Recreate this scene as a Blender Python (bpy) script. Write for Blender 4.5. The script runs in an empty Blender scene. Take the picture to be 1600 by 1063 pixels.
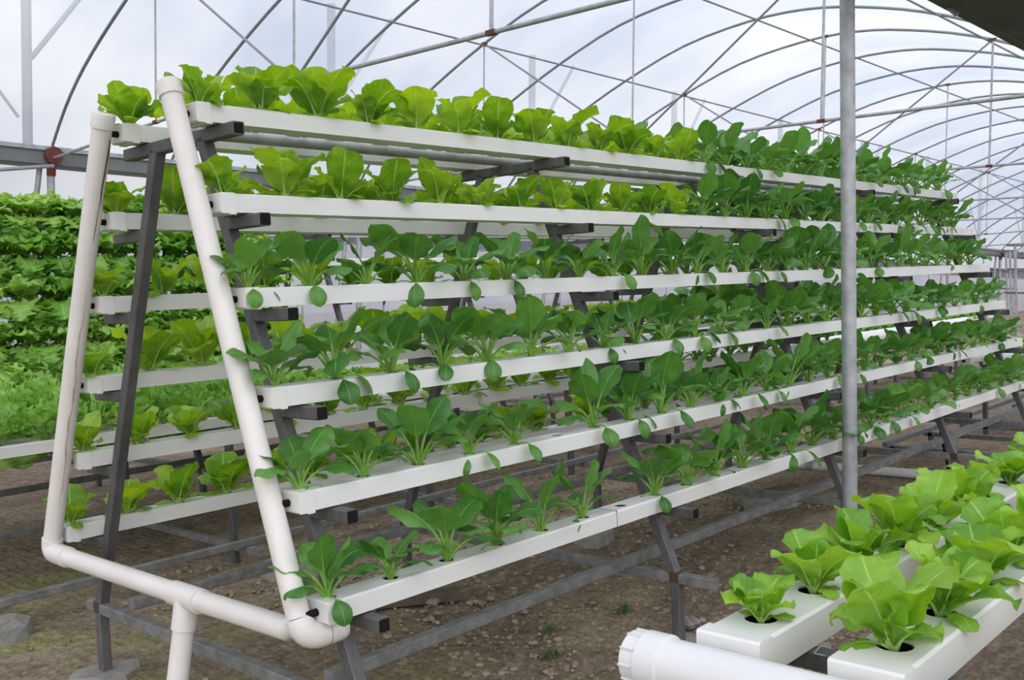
import bpy, math, random
from mathutils import Vector, Matrix, noise
R = random.Random(7)
scn = bpy.context.scene
COL = scn.collection
PI = math.pi

# ------------------------------------------------------------ camera, sky, exposure
CAM = Vector((-1.72440605, -3.03665873, 1.35917513))
CR = Vector((0.67481354, -0.73671453, -0.04334037)); CU = Vector((0.06620425, 0.00194149, 0.9978042))
CF = Vector((0.73501271, 0.6762011, -0.05008378))
cd = bpy.data.cameras.new('camera'); cam = bpy.data.objects.new('camera', cd); COL.objects.link(cam)
cam.matrix_world = Matrix(((CR.x, CU.x, -CF.x, CAM.x), (CR.y, CU.y, -CF.y, CAM.y), (CR.z, CU.z, -CF.z, CAM.z), (0, 0, 0, 1)))
cd.sensor_width = 36; cd.lens = 1567.57 / 1600 * 36; cd.clip_start = 0.05; cd.clip_end = 400
scn.camera = cam
W = bpy.data.worlds.new('overcast_sky'); scn.world = W; W.use_nodes = True
nt = W.node_tree; nt.nodes.clear()
wo = nt.nodes.new('ShaderNodeOutputWorld'); bg = nt.nodes.new('ShaderNodeBackground'); tc = nt.nodes.new('ShaderNodeTexCoord')
nz = nt.nodes.new('ShaderNodeTexNoise'); nz.inputs['Scale'].default_value = 2.6; nz.inputs['Detail'].default_value = 5; nz.inputs['Roughness'].default_value = .55
cr = nt.nodes.new('ShaderNodeValToRGB')
cr.color_ramp.elements[0].position = .36; cr.color_ramp.elements[0].color = (.42, .50, .64, 1)
cr.color_ramp.elements[1].position = .60; cr.color_ramp.elements[1].color = (.99, .98, .98, 1)
nt.links.new(tc.outputs['Generated'], nz.inputs['Vector']); nt.links.new(nz.outputs['Fac'], cr.inputs['Fac'])
nt.links.new(cr.outputs['Color'], bg.inputs['Color']); 
SUNV = Vector((-.50, -.62, .60)).normalized()   # the cloud is brightest around the veiled sun, behind the camera
vd = nt.nodes.new('ShaderNodeVectorMath'); vd.operation = 'DOT_PRODUCT'; vd.inputs[1].default_value = SUNV
nt.links.new(tc.outputs['Generated'], vd.inputs[0])
mr = nt.nodes.new('ShaderNodeMapRange'); mr.interpolation_type = 'SMOOTHSTEP'; mr.inputs['From Min'].default_value = -.1; mr.inputs['From Max'].default_value = .95
mr.inputs['To Min'].default_value = 1.02; mr.inputs['To Max'].default_value = 2.5; nt.links.new(vd.outputs['Value'], mr.inputs['Value']); nt.links.new(mr.outputs[0], bg.inputs['Strength'])
nt.links.new(bg.outputs['Background'], wo.inputs['Surface'])
sd = bpy.data.lights.new('veiled_sun', 'SUN'); sd.energy = 1.2; sd.angle = math.radians(60); sd.color = (1, .98, .95)
sun = bpy.data.objects.new('veiled_sun', sd); COL.objects.link(sun)
sun.rotation_euler = (-SUNV).to_track_quat('-Z', 'Y').to_euler()
vs = scn.view_settings; vs.view_transform = 'Standard'; vs.look = 'None'; vs.gamma = 1; vs.use_curve_mapping = False
vs.exposure = 0.10
scn.cycles.max_bounces = 8; scn.cycles.transparent_max_bounces = 16; scn.cycles.transmission_bounces = 6

# the greenhouse stands slightly askew to the racks: its own frame, origin at eye level
G0, G1, G2 = Vector((0.99849065, -0.03709659, -0.04050013)), Vector((0.038476, 0.99868676, 0.03382828)), Vector((0.03919203, -0.03533551, 0.99860672))
def GP(x, y, z): return CAM + G0 * x + G1 * y + G2 * z
GROUND = -0.157
def GG(x, y, w=GROUND - .02):   # the point at greenhouse x, y that lies at world height w
    p = GP(x, y, 0); return p + G2 * ((w - p.z) / G2.z)

# ------------------------------------------------------------ materials
def mat(name, col, rough=.5, metal=0, spec=.5, var=0, vscale=8, bump=0, bscale=60, stretch=None, col2=None, trans=0):
    m = bpy.data.materials.new(name); m.use_nodes = True; n = m.node_tree; N = n.nodes; L = n.links
    b = N['Principled BSDF']; b.inputs['Roughness'].default_value = rough; b.inputs['Metallic'].default_value = metal
    b.inputs['Specular IOR Level'].default_value = spec; b.inputs['Base Color'].default_value = (*col, 1)
    if var or bump:
        t = N.new('ShaderNodeTexCoord'); mp = N.new('ShaderNodeMapping'); L.new(t.outputs['Object'], mp.inputs['Vector'])
        if stretch: mp.inputs['Scale'].default_value = stretch
    if var:
        x = N.new('ShaderNodeTexNoise'); x.inputs['Scale'].default_value = vscale; x.inputs['Detail'].default_value = 6; x.inputs['Roughness'].default_value = .65
        L.new(mp.outputs[0], x.inputs['Vector'])
        r = N.new('ShaderNodeValToRGB'); r.color_ramp.elements[0].position = .35; r.color_ramp.elements[1].position = .68
        c2 = col2 or tuple(c * (1 - var) for c in col)
        r.color_ramp.elements[0].color = (*c2, 1); r.color_ramp.elements[1].color = (*col, 1)
        L.new(x.outputs['Fac'], r.inputs['Fac']); L.new(r.outputs['Color'], b.inputs['Base Color'])
    if bump:
        y = N.new('ShaderNodeTexNoise'); y.inputs['Scale'].default_value = bscale; y.inputs['Detail'].default_value = 5
        L.new(mp.outputs[0], y.inputs['Vector']); k = N.new('ShaderNodeBump'); k.inputs['Strength'].default_value = bump; k.inputs['Distance'].default_value = .01
        L.new(y.outputs['Fac'], k.inputs['Height']); L.new(k.outputs['Normal'], b.inputs['Normal'])
    return m

def leafmat(name, dark, light, vein, transl=.38, rough=.42, vs_=7.0, vstr=.5, bst=.35):
    m = bpy.data.materials.new(name); m.use_nodes = True; n = m.node_tree; N = n.nodes; L = n.links
    b = N['Principled BSDF']; out = N['Material Output']
    b.inputs['Roughness'].default_value = rough; b.inputs['Specular IOR Level'].default_value = .55
    def node(t): return N.new(t)
    def mathn(op, a, c=None):
        x = node('ShaderNodeMath'); x.operation = op
        for i, v in enumerate((a, c)):
            if v is None: continue
            if isinstance(v, (int, float)): x.inputs[i].default_value = v
            else: L.new(v, x.inputs[i])
        return x.outputs[0]
    uv = node('ShaderNodeUVMap'); sep = node('ShaderNodeSeparateXYZ'); L.new(uv.outputs[0], sep.inputs[0])
    s = mathn('ABSOLUTE', mathn('SUBTRACT', sep.outputs[0], .5)); s2 = mathn('MULTIPLY', s, 2.0)
    mid = mathn('MULTIPLY', mathn('LESS_THAN', s2, .045), .75)
    ph = mathn('FRACT', mathn('SUBTRACT', mathn('MULTIPLY', sep.outputs[1], vs_), mathn('MULTIPLY', s2, 2.4)))
    lat = mathn('MULTIPLY', mathn('LESS_THAN', ph, .075), vstr)
    oi = node('ShaderNodeObjectInfo')
    t = node('ShaderNodeTexCoord'); x = node('ShaderNodeTexNoise'); x.inputs['Scale'].default_value = 22; x.inputs['Detail'].default_value = 3
    L.new(t.outputs['Object'], x.inputs['Vector'])
    f = mathn('ADD', mathn('MULTIPLY', x.outputs['Fac'], .75), mathn('MULTIPLY', mathn('SUBTRACT', oi.outputs['Random'], .5), .6))
    r = node('ShaderNodeMapRange'); r.inputs['From Min'].default_value = .1; r.inputs['From Max'].default_value = .72; L.new(f, r.inputs['Value'])
    mx = node('ShaderNodeMix'); mx.data_type = 'RGBA'; mx.inputs[6].default_value = (*dark, 1); mx.inputs[7].default_value = (*light, 1); L.new(r.outputs[0], mx.inputs[0])
    m2 = node('ShaderNodeMix'); m2.data_type = 'RGBA'; L.new(mx.outputs[2], m2.inputs[6]); m2.inputs[7].default_value = (*vein, 1)
    L.new(mathn('MAXIMUM', mid, lat), m2.inputs[0])
    L.new(m2.outputs[2], b.inputs['Base Color'])
    bp = node('ShaderNodeBump'); bp.inputs['Strength'].default_value = bst; bp.inputs['Distance'].default_value = .004
    L.new(mathn('ADD', mathn('MULTIPLY', ph, .6), x.outputs['Fac']), bp.inputs['Height']); L.new(bp.outputs['Normal'], b.inputs['Normal'])
    tr = node('ShaderNodeBsdfTranslucent'); g = node('ShaderNodeHueSaturation'); g.inputs['Saturation'].default_value = 1.1; g.inputs['Value'].default_value = 1.5
    g.inputs['Hue'].default_value = .485
    L.new(m2.outputs[2], g.inputs['Color']); L.new(g.outputs[0], tr.inputs['Color'])
    ms = node('ShaderNodeMixShader'); ms.inputs[0].default_value = transl
    L.new(b.outputs[0], ms.inputs[1]); L.new(tr.outputs[0], ms.inputs[2]); L.new(ms.outputs[0], out.inputs['Surface'])
    return m

def filmmat(name, clear, tint=(.93, .95, 1.0), albedo=(.90, .90, .915)):
    m = bpy.data.materials.new(name); m.use_nodes = True; N = m.node_tree.nodes; L = m.node_tree.links
    N.remove(N['Principled BSDF']); out = N['Material Output']
    a = N.new('ShaderNodeBsdfTransparent'); a.inputs[0].default_value = (*tint, 1)
    b = N.new('ShaderNodeBsdfTranslucent'); d = N.new('ShaderNodeBsdfDiffuse'); d.inputs[0].default_value = (.75, .76, .8, 1)
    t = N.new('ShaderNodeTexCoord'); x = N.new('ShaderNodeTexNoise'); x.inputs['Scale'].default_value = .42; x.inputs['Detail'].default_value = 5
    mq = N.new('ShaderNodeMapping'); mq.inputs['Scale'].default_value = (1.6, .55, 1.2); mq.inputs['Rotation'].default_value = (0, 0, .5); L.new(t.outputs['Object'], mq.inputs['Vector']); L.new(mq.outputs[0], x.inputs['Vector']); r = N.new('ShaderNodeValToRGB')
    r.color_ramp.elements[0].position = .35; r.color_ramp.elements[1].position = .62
    r.color_ramp.elements[0].color = (albedo[0] * .72, albedo[1] * .78, albedo[2] * .86, 1); r.color_ramp.elements[1].color = (*albedo, 1)  # bluish noise patches paint blurred shadows of outside structures into the film
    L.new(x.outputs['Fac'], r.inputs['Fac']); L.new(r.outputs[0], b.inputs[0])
    ad = N.new('ShaderNodeMixShader'); ad.inputs[0].default_value = .12; L.new(b.outputs[0], ad.inputs[1]); L.new(d.outputs[0], ad.inputs[2])
    mx = N.new('ShaderNodeMixShader'); mx.inputs[0].default_value = clear
    L.new(ad.outputs[0], mx.inputs[1]); L.new(a.outputs[0], mx.inputs[2]); L.new(mx.outputs[0], out.inputs['Surface'])
    return m

M_PVC = mat('white_channel_plastic', (.775, .75, .73), .38, var=.06, vscale=3, stretch=(.6, 6, 6), col2=(.72, .705, .675))
M_CAP = mat('cream_cap_plastic', (.76, .74, .705), .4, var=.05, vscale=9)
M_PIPE = mat('aged_white_pvc', (.76, .71, .68), .36, var=.1, vscale=6, col2=(.70, .645, .60))
M_BIGP = mat('clean_white_pvc', (.74, .72, .71), .3, var=.04, vscale=5)
M_STEEL = mat('weathered_steel_tube', (.145, .138, .14), .55, metal=.25, var=.4, vscale=14, stretch=(1, 1, .25), col2=(.08, .074, .076), bump=.15, bscale=90)
M_RAIL = mat('toplit_steel_rail', (.25, .245, .24), .65, metal=.15, var=.45, vscale=16, col2=(.13, .125, .12), bump=.15)  # paler than the legs: light from above painted into the rail colour
M_GALV = mat('galvanised_steel', (.46, .465, .47), .5, metal=.35, var=.35, vscale=12, col2=(.30, .30, .31), bump=.1)
M_ARCH = mat('dull_roof_steel', (.30, .31, .32), .6, metal=.2, var=.3, vscale=4)
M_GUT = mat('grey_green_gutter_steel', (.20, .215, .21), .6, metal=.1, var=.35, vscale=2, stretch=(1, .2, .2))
M_GUTD = mat('dark_gutter_steel', (.075, .08, .065), .7, var=.4, vscale=3)  # darker grey-green than the far gutter
M_RED = mat('red_oxide_paint', (.16, .035, .025), .7, var=.4, vscale=20)
M_RUST = mat('rusty_weld', (.11, .05, .035), .8, var=.5, vscale=60)
M_STAIN = mat('brown_rust_stain', (.24, .12, .05), .7, var=.4, vscale=40, col2=(.06, .025, .012))
M_TAN = mat('tan_rust_streak', (.60, .50, .42), .45, var=.4, vscale=30, col2=(.42, .31, .21))
M_BLACK = mat('black_rubber_and_shade', (.012, .012, .012), .9, spec=.1)  # rubber parts, plus painted shade in planting holes and tube ends
M_CONC = mat('rough_concrete', (.30, .275, .245), .9, var=.35, vscale=18, bump=.6, bscale=40)
M_CLOD = mat('dry_soil_clod', (.40, .305, .22), .95, var=.5, vscale=9, col2=(.17, .125, .09))
M_BAND = mat('grey_shade_cloth', (.26, .25, .28), .9, var=.2, vscale=3)
M_NET = filmmat('pale_insect_net', .12, albedo=(.66, .65, .70))
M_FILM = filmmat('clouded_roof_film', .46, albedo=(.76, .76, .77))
M_FILM2 = filmmat('clouded_side_film', .45)
M_PAK = leafmat('dark_green_leaf', (.045, .165, .024), (.14, .33, .055), (.20, .40, .12), transl=.30, vs_=6, vstr=.28)
M_LET = leafmat('yellow_green_leaf', (.13, .31, .018), (.40, .60, .045), (.46, .62, .16), transl=.40, vs_=8, vstr=.32, rough=.48, bst=.6)
M_LET2 = leafmat('bright_green_leaf', (.125, .315, .022), (.34, .56, .06), (.44, .64, .14), transl=.36, vs_=8, vstr=.3, rough=.45, bst=.8)
M_CUR = leafmat('frilly_green_leaf', (.15, .36, .045), (.42, .62, .15), (.36, .58, .12), transl=.36, vs_=4, vstr=.2, rough=.5)
M_FEA = leafmat('feathery_green_leaf', (.11, .28, .03), (.32, .56, .11), (.3, .5, .16), transl=.3, vs_=3, vstr=.2)
M_STK = mat('pale_green_stalk', (.22, .40, .06), .4, var=.35, vscale=30, col2=(.13, .29, .03))
M_STKL = mat('pale_yellow_stalk', (.46, .62, .22), .45, var=.3, vscale=30, col2=(.30, .50, .10))
M_WEED = mat('grass_green', (.06, .16, .02), .6, var=.4, vscale=30)
M_WOOD = mat('wet_brown_plank', (.12, .085, .06), .8, var=.4, vscale=10)

def soilmat():
    m = bpy.data.materials.new('mossy_soil'); m.use_nodes = True; N = m.node_tree.nodes; L = m.node_tree.links; b = N['Principled BSDF']
    b.inputs['Roughness'].default_value = .95; b.inputs['Specular IOR Level'].default_value = .15
    t = N.new('ShaderNodeTexCoord')
    def nz(sc, det=6, ro=.6, st=None):
        x = N.new('ShaderNodeTexNoise'); x.inputs['Scale'].default_value = sc; x.inputs['Detail'].default_value = det; x.inputs['Roughness'].default_value = ro
        if st:
            mp = N.new('ShaderNodeMapping'); mp.inputs['Scale'].default_value = st; L.new(t.outputs['Object'], mp.inputs['Vector']); L.new(mp.outputs[0], x.inputs['Vector'])
        else: L.new(t.outputs['Object'], x.inputs['Vector'])
        return x.outputs['Fac']
    def ramp(f, *e):
        r = N.new('ShaderNodeValToRGB'); r.color_ramp.elements[0].position, r.color_ramp.elements[0].color = e[0][0], (*e[0][1], 1)
        r.color_ramp.elements[1].position, r.color_ramp.elements[1].color = e[-1][0], (*e[-1][1], 1)
        for q in e[1:-1]:
            k = r.color_ramp.elements.new(q[0]); k.color = (*q[1], 1)
        L.new(f, r.inputs['Fac']); return r.outputs[0]
    def mix(f, a, c):
        x = N.new('ShaderNodeMix'); x.data_type = 'RGBA'; L.new(f, x.inputs[0]); L.new(a, x.inputs[6]); L.new(c, x.inputs[7]); return x.outputs[2]
    brown = ramp(nz(9, 9, .75, (1, 2.2, 1)), (.25, (.17, .122, .086)), (.5, (.41, .31, .225)), (.78, (.70, .57, .44)))
    sand = ramp(nz(14, 6, .7), (.3, (.48, .37, .25)), (.7, (.74, .61, .43)))
    moss = ramp(nz(11, 8, .7), (.3, (.20, .22, .06)), (.7, (.58, .57, .22)))
    m1 = ramp(nz(.75, 4, .6, (1, 1.5, 1)), (.52, (0, 0, 0)), (.62, (1, 1, 1)))
    m2 = ramp(nz(1.3, 6, .65, (1.1, 1.6, 1.3)), (.46, (0, 0, 0)), (.58, (1, 1, 1)))
    # moss grows mostly at the near left, on the damp side of the racks
    s = N.new('ShaderNodeSeparateXYZ'); L.new(t.outputs['Object'], s.inputs[0])
    g = N.new('ShaderNodeMapRange'); g.inputs['From Min'].default_value = 1.5; g.inputs['From Max'].default_value = .0; L.new(s.outputs[0], g.inputs['Value'])
    mm = N.new('ShaderNodeMath'); mm.operation = 'MULTIPLY'; L.new(g.outputs[0], mm.inputs[0]); L.new(m2, mm.inputs[1])
    c = mix(m1, brown, sand); c = mix(mm.outputs[0], c, moss)
    fine = ramp(nz(42, 8, .8), (.36, (.38, .36, .35)), (.52, (1, 1, 1)), (.7, (1.5, 1.45, 1.4)))
    mu = N.new('ShaderNodeMix'); mu.data_type = 'RGBA'; mu.blend_type = 'MULTIPLY'; mu.inputs[0].default_value = .8; L.new(c, mu.inputs[6]); L.new(fine, mu.inputs[7]); c = mu.outputs[2]
    L.new(c, b.inputs['Base Color'])
    h = N.new('ShaderNodeMath'); h.operation = 'ADD'; L.new(nz(16, 10, .75, (1, 2, 1)), h.inputs[0]); L.new(nz(70, 4, .7), h.inputs[1])
    bp = N.new('ShaderNodeBump'); bp.inputs['Strength'].default_value = 1; bp.inputs['Distance'].default_value = .03
    wv = N.new('ShaderNodeTexWave'); wv.inputs['Scale'].default_value = 5.2; wv.inputs['Distortion'].default_value = 5; wv.inputs['Detail'].default_value = 3; wv.inputs['Detail Scale'].default_value = 2.5
    L.new(t.outputs['Object'], wv.inputs['Vector']); h2 = N.new('ShaderNodeMath'); h2.operation = 'MULTIPLY_ADD'; h2.inputs[1].default_value = .45; L.new(wv.outputs['Fac'], h2.inputs[0]); L.new(h.outputs[0], h2.inputs[2]); h = h2
    L.new(h.outputs[0], bp.inputs['Height']); L.new(bp.outputs[0], b.inputs['Normal'])
    return m
M_SOIL = soilmat()

# ------------------------------------------------------------ object helpers
ORG = {}
def tag(o, label=None, cat=None, group=None, kind=None):
    if label: o['label'] = label
    if cat: o['category'] = cat
    if group: o['group'] = group
    if kind: o['kind'] = kind
    return o
def thing(name, label, cat, loc=(0, 0, 0), group=None):
    o = bpy.data.objects.new(name, None); COL.objects.link(o); o.location = loc; o.empty_display_size = .05
    ORG[o] = Vector(loc); return tag(o, label, cat, group)
class MB:
    def __init__(s): s.v = []; s.f = []; s.mi = []; s.uv = []; s.sm = []
    def face(s, idx, m=0, uv=None, sm=False): s.f.append(idx); s.mi.append(m); s.uv.append(uv); s.sm.append(sm)
    def bar(s, a, b, w, h=None, up=(0, 0, 1), m=0):
        a, b = Vector(a), Vector(b); h = h or w; d = (b - a).normalized(); up = Vector(up)
        if abs(d.dot(up)) > .98: up = Vector((1, 0, 0))
        sd_ = d.cross(up).normalized(); u = sd_.cross(d); k = len(s.v); c = min(w, h) * .09
        pr = [(-w / 2 + c, -h / 2), (w / 2 - c, -h / 2), (w / 2, -h / 2 + c), (w / 2, h / 2 - c), (w / 2 - c, h / 2), (-w / 2 + c, h / 2), (-w / 2, h / 2 - c), (-w / 2, -h / 2 + c)]
        for p in (a, b):
            for x, y in pr: s.v.append(p + sd_ * x + u * y)
        for i in range(8): j = (i + 1) % 8; s.face((k + i, k + j, k + 8 + j, k + 8 + i), m)
        s.face(tuple(k + i for i in range(7, -1, -1)), m); s.face(tuple(k + 8 + i for i in range(8)), m)
        return s
    def box(s, x0, x1, y0, y1, z0, z1, m=0): return s.bar(((x0 + x1) / 2, y0, (z0 + z1) / 2), ((x0 + x1) / 2, y1, (z0 + z1) / 2), x1 - x0, z1 - z0, m=m)
    def tube(s, pts, r, n=12, m=0, cap=True, flat=1.0, refup=None):
        pts = [Vector(p) for p in pts]; rs = r if isinstance(r, (list, tuple)) else [r] * len(pts); k = len(s.v)
        pu = None
        for i, p in enumerate(pts):
            d = (pts[min(i + 1, len(pts) - 1)] - pts[max(i - 1, 0)])
            d = d.normalized() if d.length > 1e-9 else Vector((0, 0, 1))
            if pu is None:
                q = Vector(refup) if refup else (Vector((0, 0, 1)) if abs(d.z) < .9 else Vector((1, 0, 0)))
            else: q = pu
            sd_ = d.cross(q)
            if sd_.length < 1e-6: sd_ = d.cross(Vector((0, 1, 0)))
            sd_.normalize(); u = sd_.cross(d).normalized(); pu = u
            for j in range(n):
                a = 2 * PI * j / n; s.v.append(p + (sd_ * math.cos(a) + u * math.sin(a) * flat) * rs[i])
        for i in range(len(pts) - 1):
            for j in range(n):
                l = (j + 1) % n; s.face((k + i * n + j, k + i * n + l, k + (i + 1) * n + l, k + (i + 1) * n + j), m, None, True)
        if cap:
            s.face(tuple(k + j for j in range(n - 1, -1, -1)), m); e = k + (len(pts) - 1) * n; s.face(tuple(e + j for j in range(n)), m)
        return s
    def build(s, name, mats, parent=None, origin=None):
        me = bpy.data.meshes.new(name)
        o0 = ORG.get(parent, Vector((0, 0, 0))) if origin is None else Vector(origin)
        me.from_pydata([tuple(Vector(v) - o0) for v in s.v], [], s.f)
        for m in (mats if isinstance(mats, (list, tuple)) else [mats]): me.materials.append(m)
        me.polygons.foreach_set('material_index', s.mi); me.polygons.foreach_set('use_smooth', s.sm)
        if any(u is not None for u in s.uv):
            ul = me.uv_layers.new(name='UVMap'); flat = []
            for f, u in zip(s.f, s.uv):
                if u is None: flat += [.5, .5] * len(f)
                else:
                    for q in u: flat += [q[0], q[1]]
            ul.data.foreach_set('uv', flat)
        me.update()
        if any(s.sm) and not me.uv_layers: me.set_sharp_from_angle(angle=math.radians(38))
        o = bpy.data.objects.new(name, me); COL.objects.link(o)
        if parent is not None: o.parent = parent; ORG[o] = o0
        elif origin is not None: o.location = origin; ORG[o] = o0
        else: ORG[o] = Vector((0, 0, 0))
        return o
KIDS = {}
def kids(o):
    if o not in KIDS: KIDS[o] = list(o.children)
    return KIDS[o]
def copy_tree(o, parent=None):
    c = o.copy(); COL.objects.link(c)
    if parent is not None: c.parent = parent
    for ch in kids(o): copy_tree(ch, c)
    return c
TENS = {20: 'twentieth', 30: 'thirtieth'}
ON = 'zeroth first second third fourth fifth sixth seventh eighth ninth tenth eleventh twelfth thirteenth fourteenth fifteenth sixteenth seventeenth eighteenth nineteenth twentieth'.split()
def nth(i):
    if i <= 20: return ON[i]
    if i % 10 == 0: return TENS[i]
    return {2: 'twenty', 3: 'thirty'}[i // 10] + '-' + ON[i % 10]

# ------------------------------------------------------------ plants
def uu(u): return .35 * u + .65 * math.sin(PI / 2 * u)
def leaf(blade, stalk, az, e0, e1, Lp, Lb, Wd, kind, rg, r0=.0045, base=(0, 0, 0), twist=0, pw=1.25, nt_=11, ns=3, ruff=.0, fold=.25):
    N_ = 18; Lt = Lp + Lb; P = Vector(base); pts = [P.copy()]; tang = []; ca, sa = math.cos(az), math.sin(az); azz = az; bend = rg.uniform(-.35, .35)
    for i in range(N_):
        t = (i + .5) / N_; e = e0 + (e1 - e0) * t ** pw; azz = az + bend * t
        T = Vector((math.cos(e) * math.cos(azz), math.cos(e) * math.sin(azz), math.sin(e))); tang.append((T, azz))
        P = P + T * (Lt / N_); pts.append(P.copy())
    def at(l):
        x = min(max(l / Lt, 0), .9999) * N_; i = int(x); f = x - i
        p = pts[i].lerp(pts[i + 1], f); T, a = tang[i]; S = Vector((-math.sin(a), math.cos(a), 0)).normalized()
        tw = twist * (l / Lt); Nn = T.cross(S).normalized(); return p, T, S * math.cos(tw) + Nn * math.sin(tw), (T.cross(S)).normalized() * math.cos(tw) - S * math.sin(tw)
    # stalk and midrib
    sp, sr = [], []; ends = Lp + Lb * (.72 if kind != 'curly' else .45)
    for i in range(9):
        l = ends * i / 8; p, T, S, Nn = at(l); f = i / 8; rr = r0 * (1.15 - .95 * f) if l < Lp else r0 * max(.12, .62 * (1 - (l - Lp) / (ends - Lp + 1e-6)))
        sp.append(p - Nn * rr * (.6 if l >= Lp else 0)); sr.append(rr)
    stalk.tube(sp, sr, 6, cap=False)
    k = len(blade.v); ph = rg.uniform(0, 6.3); fr = rg.uniform(1.6, 2.6); cols = 2 * ns + 1; ph2 = rg.uniform(0, 6.3)
    for i in range(nt_ + 1):
        u = i / nt_; u = .35 * u + .65 * math.sin(PI / 2 * u); l = Lp * .92 + (Lt - Lp * .92) * u; p, T, S, Nn = at(l)
        if kind == 'pak': w = Wd / 2 * (math.sin(PI / 2 * min(1, .06 + u / .55)) ** 1.1) * math.sqrt(max(0.0, 1 - max(0, (u - .5) / .5) ** 2.3))
        elif kind in ('let', 'let2'):
            w = Wd / 2 * (.20 + .80 * math.sin(PI / 2 * min(1, u / .62))) * math.sqrt(max(0.0, 1 - max(0, (u - .55) / .45) ** 2.4))
            if kind == 'let2': w *= 1 + .05 * math.sin(u * 30 + ph) + .04 * math.sin(u * 13 + ph2)
        elif kind == 'curly': w = Wd / 2 * (.25 + .75 * math.sin(PI / 2 * min(1, u / .55))) * math.sqrt(max(0.0, 1 - max(0, (u - .5) / .5) ** 2.6)) * (1 + .36 * math.sin(u * 46 + ph))
        else: w = Wd / 2
        if i == nt_: w = max(w, .0012)
        for j in range(cols):
            s_ = (j - ns) / ns; off = fold * w * abs(s_) ** 1.4 - .12 * w * abs(s_) ** 4
            off += ruff * abs(s_) ** 1.6 * math.sin(fr * 2 * PI * u + ph + (1.7 if s_ > 0 else 0)) + ruff * (.12 if kind == 'pak' else .5) * abs(s_) ** 2.2 * math.sin(fr * 6.1 * PI * u + ph2 + s_ * 2)
            if kind == 'curly': off += ruff * 1.3 * abs(s_) ** 1.3 * math.sin(13 * PI * u + ph2 * 2 + s_ * 3)
            blade.v.append(p + S * (w * s_) + Nn * off)
    for i in range(nt_):
        for j in range(cols - 1):
            a = k + i * cols + j
            blade.face((a, a + 1, a + cols + 1, a + cols), 0, [(j / (cols - 1), uu(i / nt_)), ((j + 1) / (cols - 1), uu(i / nt_)), ((j + 1) / (cols - 1), uu((i + 1) / nt_)), (j / (cols - 1), uu((i + 1) / nt_))], True)

def plant_specs(kind, seed):
    rg = random.Random(seed); out = []; D = math.radians
    if kind == 'pak':
        n = rg.choice((7, 8, 9, 10)); a0 = rg.uniform(0, 6.3)
        for i in range(n):
            f = i / (n - 1); az = a0 + i * 2.4 + rg.uniform(-.25, .25)
            e0 = D(84 - 24 * f + rg.uniform(-5, 5)); e1 = D(44 - 82 * f + rg.uniform(-28, 18)); s = rg.uniform(.82, 1.18) * (1 - .16 * f)
            out.append(dict(az=az, e0=e0, e1=e1, Lp=.092 * s, Lb=.124 * s, Wd=.084 * s * rg.uniform(.88, 1.12), fold=rg.uniform(-.35, .25), ruff=.005, r0=.0052, twist=rg.uniform(-.5, .5)))
        for i in range(rg.choice((0, 1, 1, 2))):   # old outer leaves that flop over the rim
            out.append(dict(az=-PI / 2 + (-.75 if i == 0 else .6) + rg.uniform(-.3, .3), e0=D(48), e1=D(rg.uniform(-115, -55)), Lp=rg.uniform(.045, .085), Lb=.066 * rg.uniform(.85, 1.3), Wd=.050 * rg.uniform(.85, 1.2), fold=-.15, ruff=.001, r0=.0026, twist=rg.uniform(-.4, .4), pw=1.0))
    elif kind in ('let', 'let2'):
        n = rg.choice((7, 8, 9)); a0 = rg.uniform(0, 6.3); big = 1.0
        for i in range(n):
            f = i / (n - 1); az = a0 + i * 2.4 + rg.uniform(-.25, .25); s = rg.uniform(.75, 1.2) * (.85 + .25 * math.sin(PI * f)) * big
            out.append(dict(az=az, e0=D(82 - 24 * f), e1=D(58 - (60 if kind == 'let' else 82) * f + rg.uniform(-22, 22)), Lp=.030 * s, Lb=.140 * s, Wd=.112 * s * rg.uniform(.88, 1.15), fold=rg.uniform(.1, .5), ruff=.008 if kind == 'let' else .010, r0=.0062, twist=rg.uniform(-.45, .45), ns=4, nt_=14))
        for i in range(2):
            out.append(dict(az=-PI / 2 + rg.uniform(-1.4, 1.4) + PI * (i == 1), e0=D(52), e1=D(-32 + rg.uniform(-20, 15)), Lp=.028, Lb=.088, Wd=.054, fold=-.1, ruff=.003, r0=.003, pw=1.0))
    elif kind == 'curly':
        for i in range(24):
            f = i / 23; az = i * 2.4 + rg.uniform(-.3, .3); s = rg.uniform(.85, 1.15)
            out.append(dict(az=az, e0=D(85 - 40 * f), e1=D(50 - 95 * f + rg.uniform(-15, 15)), Lp=.02 * s, Lb=.19 * s, Wd=.098 * s, fold=.15, ruff=.013, r0=.004, ns=5, nt_=30))
            if i > 15: out[-1]['e1'] = D(-80); out[-1]['e0'] = D(25)
    elif kind == 'seed':
        for i in range(6):
            az = i * 2.4 + rg.uniform(-.3, .3)
            out.append(dict(az=az, e0=D(70), e1=D(20 + rg.uniform(-25, 25)), Lp=.02, Lb=.055, Wd=.035, fold=.2, ruff=.004, r0=.002, nt_=6, ns=2))
    return out, rg
KM = {'pak': (M_PAK, M_STK), 'let': (M_LET, M_STKL), 'let2': (M_LET2, M_STKL), 'curly': (M_CUR, M_STKL), 'seed': (M_LET2, M_STKL), 'feather': (M_FEA, M_STK)}
KN = {'pak': 'pak_choi', 'let': 'leaf_cabbage', 'let2': 'leaf_cabbage', 'curly': 'curly_lettuce', 'seed': 'lettuce_seedling', 'feather': 'mizuna_plant'}
KC = {'pak': 'pak choi', 'let': 'cabbage', 'let2': 'cabbage', 'curly': 'lettuce', 'seed': 'seedling', 'feather': 'mizuna'}
DATA = {}
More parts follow.
